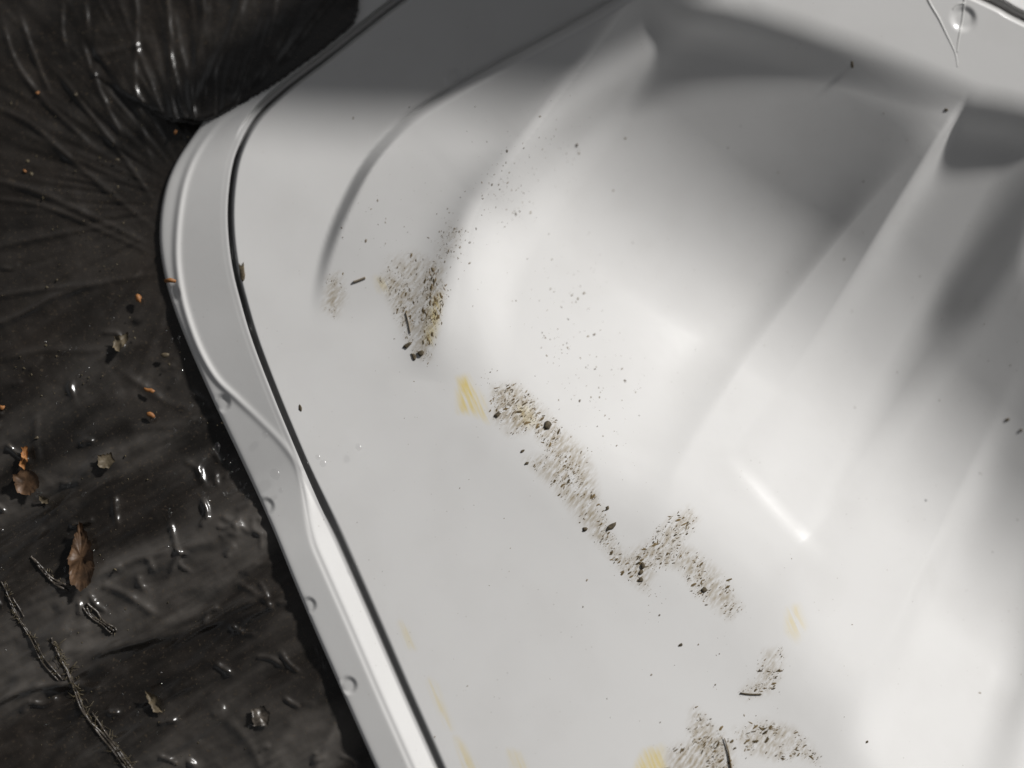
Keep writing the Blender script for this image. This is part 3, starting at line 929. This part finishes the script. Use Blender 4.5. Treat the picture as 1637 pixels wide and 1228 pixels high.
for (u, v, rd) in SD:
    z0 = float(h_sheet(np.array([float(u)]), np.array([float(v)]))[0])
    a, f = dome(u, v, rd, rd * 0.8, z0 - 0.8, (0.7, 1.2), R(r.uniform(-60, 10)))
    o = mesh_obj('water_drop', a, f, M_WATER)
    near_rim = lambda a: a[0] > 330
    same = [k for k in range(len(SD)) if near_rim(SD[k]) == near_rim((u, v))]
    me_ = [k for k in same if SD[k][:2] == (u, v)][0]
    tag(o, 'glinting water drop on the black sheet %s, %s' % ('close along the lower rim' if near_rim((u, v)) else 'away from the rim', order_of(me_, same, SD)), 'water drop', 'water drops on the black sheet')
# spray of tiny droplets too many to count
r = np.random.default_rng(8)
n = 260
k = r.integers(0, len(O_d), n)
q = O_d[k] - np.stack([np.abs(r.normal(0, 42, n)) + 8, r.normal(0, 10, n)], -1)
q = np.vstack([q, np.stack([r.uniform(0, 480, 150), r.uniform(520, 1235, 150)], -1)])
q = q[(q[:, 1] > 520) & (q[:, 1] < 1240) & ~in_poly(q[:, 0], q[:, 1], oin)]
V_, F_ = [], []
for u, v in q:
    rd = float(np.clip(r.lognormal(0.75, 0.45), 1.2, 5))
    z0 = float(h_sheet(np.array([u]), np.array([v]))[0])
    a, f = dome(u, v, rd, rd * 0.8, z0 - 0.3, (0.6, 1.3), R(r.uniform(-60, 30)), 8, 3)
    b0 = len(V_); V_ += a; F_ += [tuple(b0 + i for i in g) for g in f]
o = mesh_obj('water_spray', V_, F_, M_WATER)
tag(o, 'fine spray of water beads on the black sheet along the lower rim', 'water beads', None, 'stuff')
# trickle on the far deck: two strands that meet
tr = bpy.data.objects.new('water_trickle', None); COL.objects.link(tr)
tag(tr, 'thin pale V-shaped trickle of water running over the far edge of the tray', 'water trickle')
for pts in ([(1470, -40), (1483, 0), (1500, 30), (1512, 55), (1526, 85), (1530, 108)], [(1544, -40), (1541, 0), (1538, 30), (1532, 62), (1529, 85)], [(1541, 6), (1530, 8), (1522, 16)]):
    pp = line_on(pts, h_in, -1.9, 6)
    tube('strand', pp, np.linspace(3.6, 2.4, len(pp)) * S, M_FILM, parent=tr)
for (u, v, rd) in [(1517, 21, 5), (1524, 19, 6)]:
    a, f = dome(u, v, rd, rd * 0.6, -0.3)
    mesh_obj('droplet', a, f, M_WATER, tr)

# ------------------------------------------------------------------ litter on the sheet
def leaf(name, outline, label, mat, cat, curl=6, lift=3, group=None, seed=0):
    """a thin curled piece of leaf: fan of cells inside an outline given in photograph pixels"""
    o_ = resample(np.array(outline, float), 3, True)
    jag = np.random.default_rng(len(outline)).normal(0, 1.0, o_.shape)
    c = o_.mean(0)
    z0 = float(h_sheet(np.array([c[0]]), np.array([c[1]]))[0])
    rr = np.random.default_rng(seed + len(outline) * 31 + int(c[0]))
    fr = [0.0, 0.35, 0.7, 1.0]
    V_, F_ = [], []
    n = len(o_)
    edge = rr.random(n)
    edge = smooth_loop(edge, 8)
    for lay in (0, 1):
        for k in fr[1:]:
            q = c + (o_ - c) * k + (jag if k == 1 else 0)
            zz = np.maximum(h_sheet(q[:, 0], q[:, 1]), z0 - 6) + lift + curl * k * k * (edge * 1.0 - 0.2 + 0.5 * np.abs((o_ - c) @ np.array([0.8, 0.3])) / 20) + (2.2 if lay else 0) * (0.6 if k < 1 else 0.25)
            V_ += list(at(q[:, 0], q[:, 1], zz))
        V_.append(at(c[0], c[1], z0 + lift + (1.6 if lay else 0)))
    m = 3 * n + 1
    for lay in (0, 1):
        b = lay * m
        for i in range(2):
            for j in range(n):
                f = (b + i * n + j, b + i * n + (j + 1) % n, b + (i + 1) * n + (j + 1) % n, b + (i + 1) * n + j)
                F_.append(f if lay else f[::-1])
        for j in range(n):
            f = (b + j, b + 3 * n, b + (j + 1) % n)
            F_.append(f if lay else f[::-1])
    for j in range(n):
        a_, b_ = 2 * n + j, 2 * n + (j + 1) % n
        F_.append((a_, b_, b_ + m, a_ + m))
    o = mesh_obj(name, V_, F_, mat)
    tag(o, label, cat, group)
    return o

GL = 'leaf pieces on the black sheet'
leaf('dry_leaf', [(127, 832), (138, 848), (146, 872), (152, 905), (144, 935), (128, 945), (112, 930), (108, 895), (118, 860)], 'large folded brown leaf at the lower left of the sheet', M_LEAF, 'leaf', 16, 5, GL)
leaf('dry_leaf', [(20, 760), (40, 748), (58, 758), (64, 775), (50, 792), (28, 788)], 'crumpled brown leaf piece near the left edge of the sheet', M_LEAF, 'leaf', 14, 4, GL)
leaf('dry_leaf', [(34, 716), (44, 712), (45, 735), (40, 752), (32, 746)], 'upright orange-brown leaf sliver above the crumpled leaf piece', M_ORANGE, 'leaf', 8, 6, GL)
leaf('dry_leaf', [(156, 728), (178, 724), (184, 738), (174, 750), (156, 746)], 'square tan leaf piece right of the crumpled leaf', M_TAN, 'leaf', 8, 3, GL)
leaf('dry_leaf', [(182, 538), (206, 532), (204, 548), (190, 562), (180, 556)], 'curled tan leaf piece on a crease of the sheet', M_TAN, 'leaf', 9, 3, GL)
leaf('dry_leaf', [(62, 792), (78, 796), (80, 806), (66, 806)], 'small pale leaf scrap below the crumpled leaf', M_TAN, 'leaf', 5, 3, GL)
leaf('dry_leaf', [(232, 1105), (250, 1112), (262, 1140), (246, 1138), (236, 1122)], 'greenish brown leaf scrap low on the sheet', M_TAN, 'leaf', 9, 3, GL)
leaf('dry_leaf', [(402, 1135), (420, 1128), (432, 1140), (430, 1160), (404, 1162)], 'pale crumpled scrap near the tray at the bottom', M_ROOT, 'leaf', 8, 2, GL)
def chip(u, v, la, lb, ang, lab, mat=M_ORANGE):
    crumb('bark_chip', u, v, la, lb, ang, lb * 0.9, mat, lab, 'bark chip', 'orange chips on the sheet', h_sheet)
chip(240, 625, 14, 5, -22, 'long orange bark chip in the middle of the sheet')
chip(242, 664, 9, 5, -30, 'orange bark chip below the long one')
chip(4, 652, 5, 5, 0, 'orange bark chip at the left edge')
chip(222, 478, 6, 9, 20, 'reddish bark chip near the rim')
chip(60, 149, 4, 4, 0, 'small orange chip high on the sheet', M_ORANGE)
chip(40, 274, 4, 4, 0, 'lone pale orange chip at the upper left', M_ORANGE)
chip(121, 152, 4, 3, 40, 'tan chip on a crease at the upper left', M_TAN)
chip(188, 256, 4, 3, 0, 'tan chip on the crease nearest the corner', M_TAN)
chip(281, 212, 3, 6, -20, 'orange chip beside the shaded rim corner', M_ORANGE)
chip(355, 151, 4, 5, 0, 'reddish chip under the shaded rim', M_ORANGE)
chip(59, 700, 5, 3, 0, 'tan chip above the square leaf piece', M_TAN)
chip(264, 568, 8, 5, 15, 'tan chip near the rim', M_TAN)
pp = at(np.array([264, 272, 281]), np.array([449, 448, 450]), np.array([-4.0, -1.5, -2.0]))
tube('bark_chip', pp, np.array([3.0, 4.2, 2.6]) * S, M_ORANGE, 'orange bark chip lying across the white rim', 'bark chip')

# fine litter too small to count
r = np.random.default_rng(21)
n = 420
q = np.stack([r.uniform(-20, 560, n), r.uniform(-10, 1235, n)], -1)
out_ok = ~in_poly(q[:, 0], q[:, 1], oin)
q = q[out_ok]
V_, F_ = [], []
hz = h_sheet(q[:, 0], q[:, 1])
for i in range(len(q)):
    la = np.clip(r.lognormal(0.3, 0.5), 0.8, 4.5)
    b0 = len(V_); a0 = r.uniform(0, 6.28); el = r.uniform(0.3, 0.9)
    for j in range(5):
        a = 2 * math.pi * j / 5
        x = la * math.cos(a); y = la * el * math.sin(a)
        V_.append(at(q[i, 0] + x * math.cos(a0) - y * math.sin(a0), q[i, 1] + x * math.sin(a0) + y * math.cos(a0), hz[i] - 0.3))
    V_.append(at(q[i, 0], q[i, 1], hz[i] + la * 0.8))
    for j in range(5):
        F_.append((b0 + j, b0 + (j + 1) % 5, b0 + 5)[::-1])
o = mesh_obj('leaf_litter', V_, F_, M_MOSS, smooth=False)
tag(o, 'fine brown litter strewn over the black sheet', 'litter', None, 'stuff')

# roots: a strand with hairs
def root(pts, label, hairs, thick=1.5, side=11):
    e = bpy.data.objects.new('root_strand', None); COL.objects.link(e)
    tag(e, label, 'root')
    rr = np.random.default_rng(int(pts[0][0] + pts[0][1]))
    for k in range(3):
        c = catmull(pts, 10)
        n_ = len(c)
        x_ = np.arange(n_)
        w_ = np.stack([fbm(x_ / 22.0 + 31 * k + pts[0][0], x_ * 0 + 3.3, 3), fbm(x_ / 22.0 + 17 * k + pts[0][1], x_ * 0 + 8.1, 3)], -1) - 0.45
        c = c + w_ * (16 + 8 * k) + np.array([4 * k - 4, 3 - 3 * k])
        z = h_sheet(c[:, 0], c[:, 1]) + 1.2 + rr.random(n_)
        a_, b_ = sorted(rr.integers(0, n_, 2)) if k == 2 else (0, n_)
        if b_ - a_ < 8: a_, b_ = 0, n_
        tube('main_root', at(c[a_:b_, 0], c[a_:b_, 1], z[a_:b_]), (thick * (0.45 + 0.4 * rr.random(b_ - a_))) * S, M_ROOT, parent=e, seg=5)
    Vv, Ff = [], []
    c = catmull(pts, 30)
    for k in range(hairs):
        p = c[rr.integers(0, len(c))]
        a = rr.uniform(0, 6.28); ln = rr.uniform(4, side) * (0.6 + 0.8 * rr.random())
        a2 = a + rr.normal(0, 0.6)
        q = np.array([p, p + ln * 0.5 * np.array([math.cos(a), math.sin(a)]), p + ln * np.array([math.cos(a2), math.sin(a2)])])
        z = h_sheet(q[:, 0], q[:, 1]) + np.array([1.0, 1.5 + rr.random() * 2, 1 + rr.random() * 1.5])
        v_, f_ = tube(None, at(q[:, 0], q[:, 1], z), np.array([0.7, 0.6, 0.3]) * S * rr.uniform(0.6, 1.2), None, seg=4)
        b = len(Vv)
        Vv += v_; Ff += [tuple(b + i for i in f) for f in f_]
    h = mesh_obj('root_hairs', Vv, Ff, M_MOSS, e)
    h['kind'] = 'stuff'
root([(4, 930), (14, 955), (28, 985), (52, 1022), (72, 1055), (100, 1085)], 'pale fibrous root at the lower left edge of the sheet', 60)
root([(88, 1025), (105, 1060), (122, 1100), (140, 1140), (168, 1175), (190, 1205), (212, 1240)], 'mossy root running down to the bottom edge of the sheet', 150, 2.2, 18)
root([(56, 893), (68, 905), (82, 918), (98, 930), (112, 938)], 'short wet twig beside the large brown leaf', 14, 3.0, 8)
root([(136, 968), (150, 985), (170, 1000), (184, 1012)], 'short pale root below the large brown leaf', 14, 2.6, 8)

# ------------------------------------------------------------------ unseen wooden stand, added only to throw shade over the far corner
def box(x0, x1, y0, y1, z0, z1):
    v = [(x0, y0, z0), (x1, y0, z0), (x1, y1, z0), (x0, y1, z0), (x0, y0, z1), (x1, y0, z1), (x1, y1, z1), (x0, y1, z1)]
    f = [(0, 3, 2, 1), (4, 5, 6, 7), (0, 1, 5, 4), (1, 2, 6, 5), (2, 3, 7, 6), (3, 0, 4, 7)]
    return v, f
shade_caster = bpy.data.objects.new('added_shade_caster', None); COL.objects.link(shade_caster)
tag(shade_caster, 'unseen wooden stand added to cast shade over the far corner of the tray', 'shade_caster')
HB = 0.12
kk = (HB + 0.022) / math.tan(SUN_EL)
off = np.array([kk * math.cos(SUN_AZ), kk * math.sin(SUN_AZ)])
c0 = at(834, 217, 0)[:2] + off                     # corner of the front plank
y0 = c0[1]
fd = at(440, 178, 0)[:2] - at(834, 217, 0)[:2]; fd /= np.linalg.norm(fd)      # along the front edge
ed = at(1116, 29, 0)[:2] - at(834, 217, 0)[:2]; ed /= np.linalg.norm(ed)      # along the slanted end
for k in range(3):
    a0 = c0 + ed * (k * 0.23); a1 = c0 + ed * (k * 0.23 + 0.224)
    quad = [a0 + fd * 0.20, a0, a1, a1 + fd * (0.20 + (k + 1) * 0.02)]
    v = [(p[0], p[1], HB) for p in quad] + [(p[0], p[1], HB + 0.022) for p in quad]
    f = [(0, 1, 2, 3), (4, 7, 6, 5), (0, 4, 5, 1), (1, 5, 6, 2), (2, 6, 7, 3), (3, 7, 4, 0)]
    mesh_obj('shade_plank', v, f, M_WOOD, shade_caster, smooth=False)
for a_, b_ in ((0.03, 0.12), (0.03, 0.60), (0.16, 0.12), (0.16, 0.60)):
    p_ = c0 + fd * a_ + ed * b_
    sx, sy = p_[0], p_[1]
    v, f = box(sx, sx + 0.04, sy, sy + 0.04, -0.0125, HB - 0.0005)
    mesh_obj('shade_leg', v, f, M_WOOD, shade_caster, smooth=False)
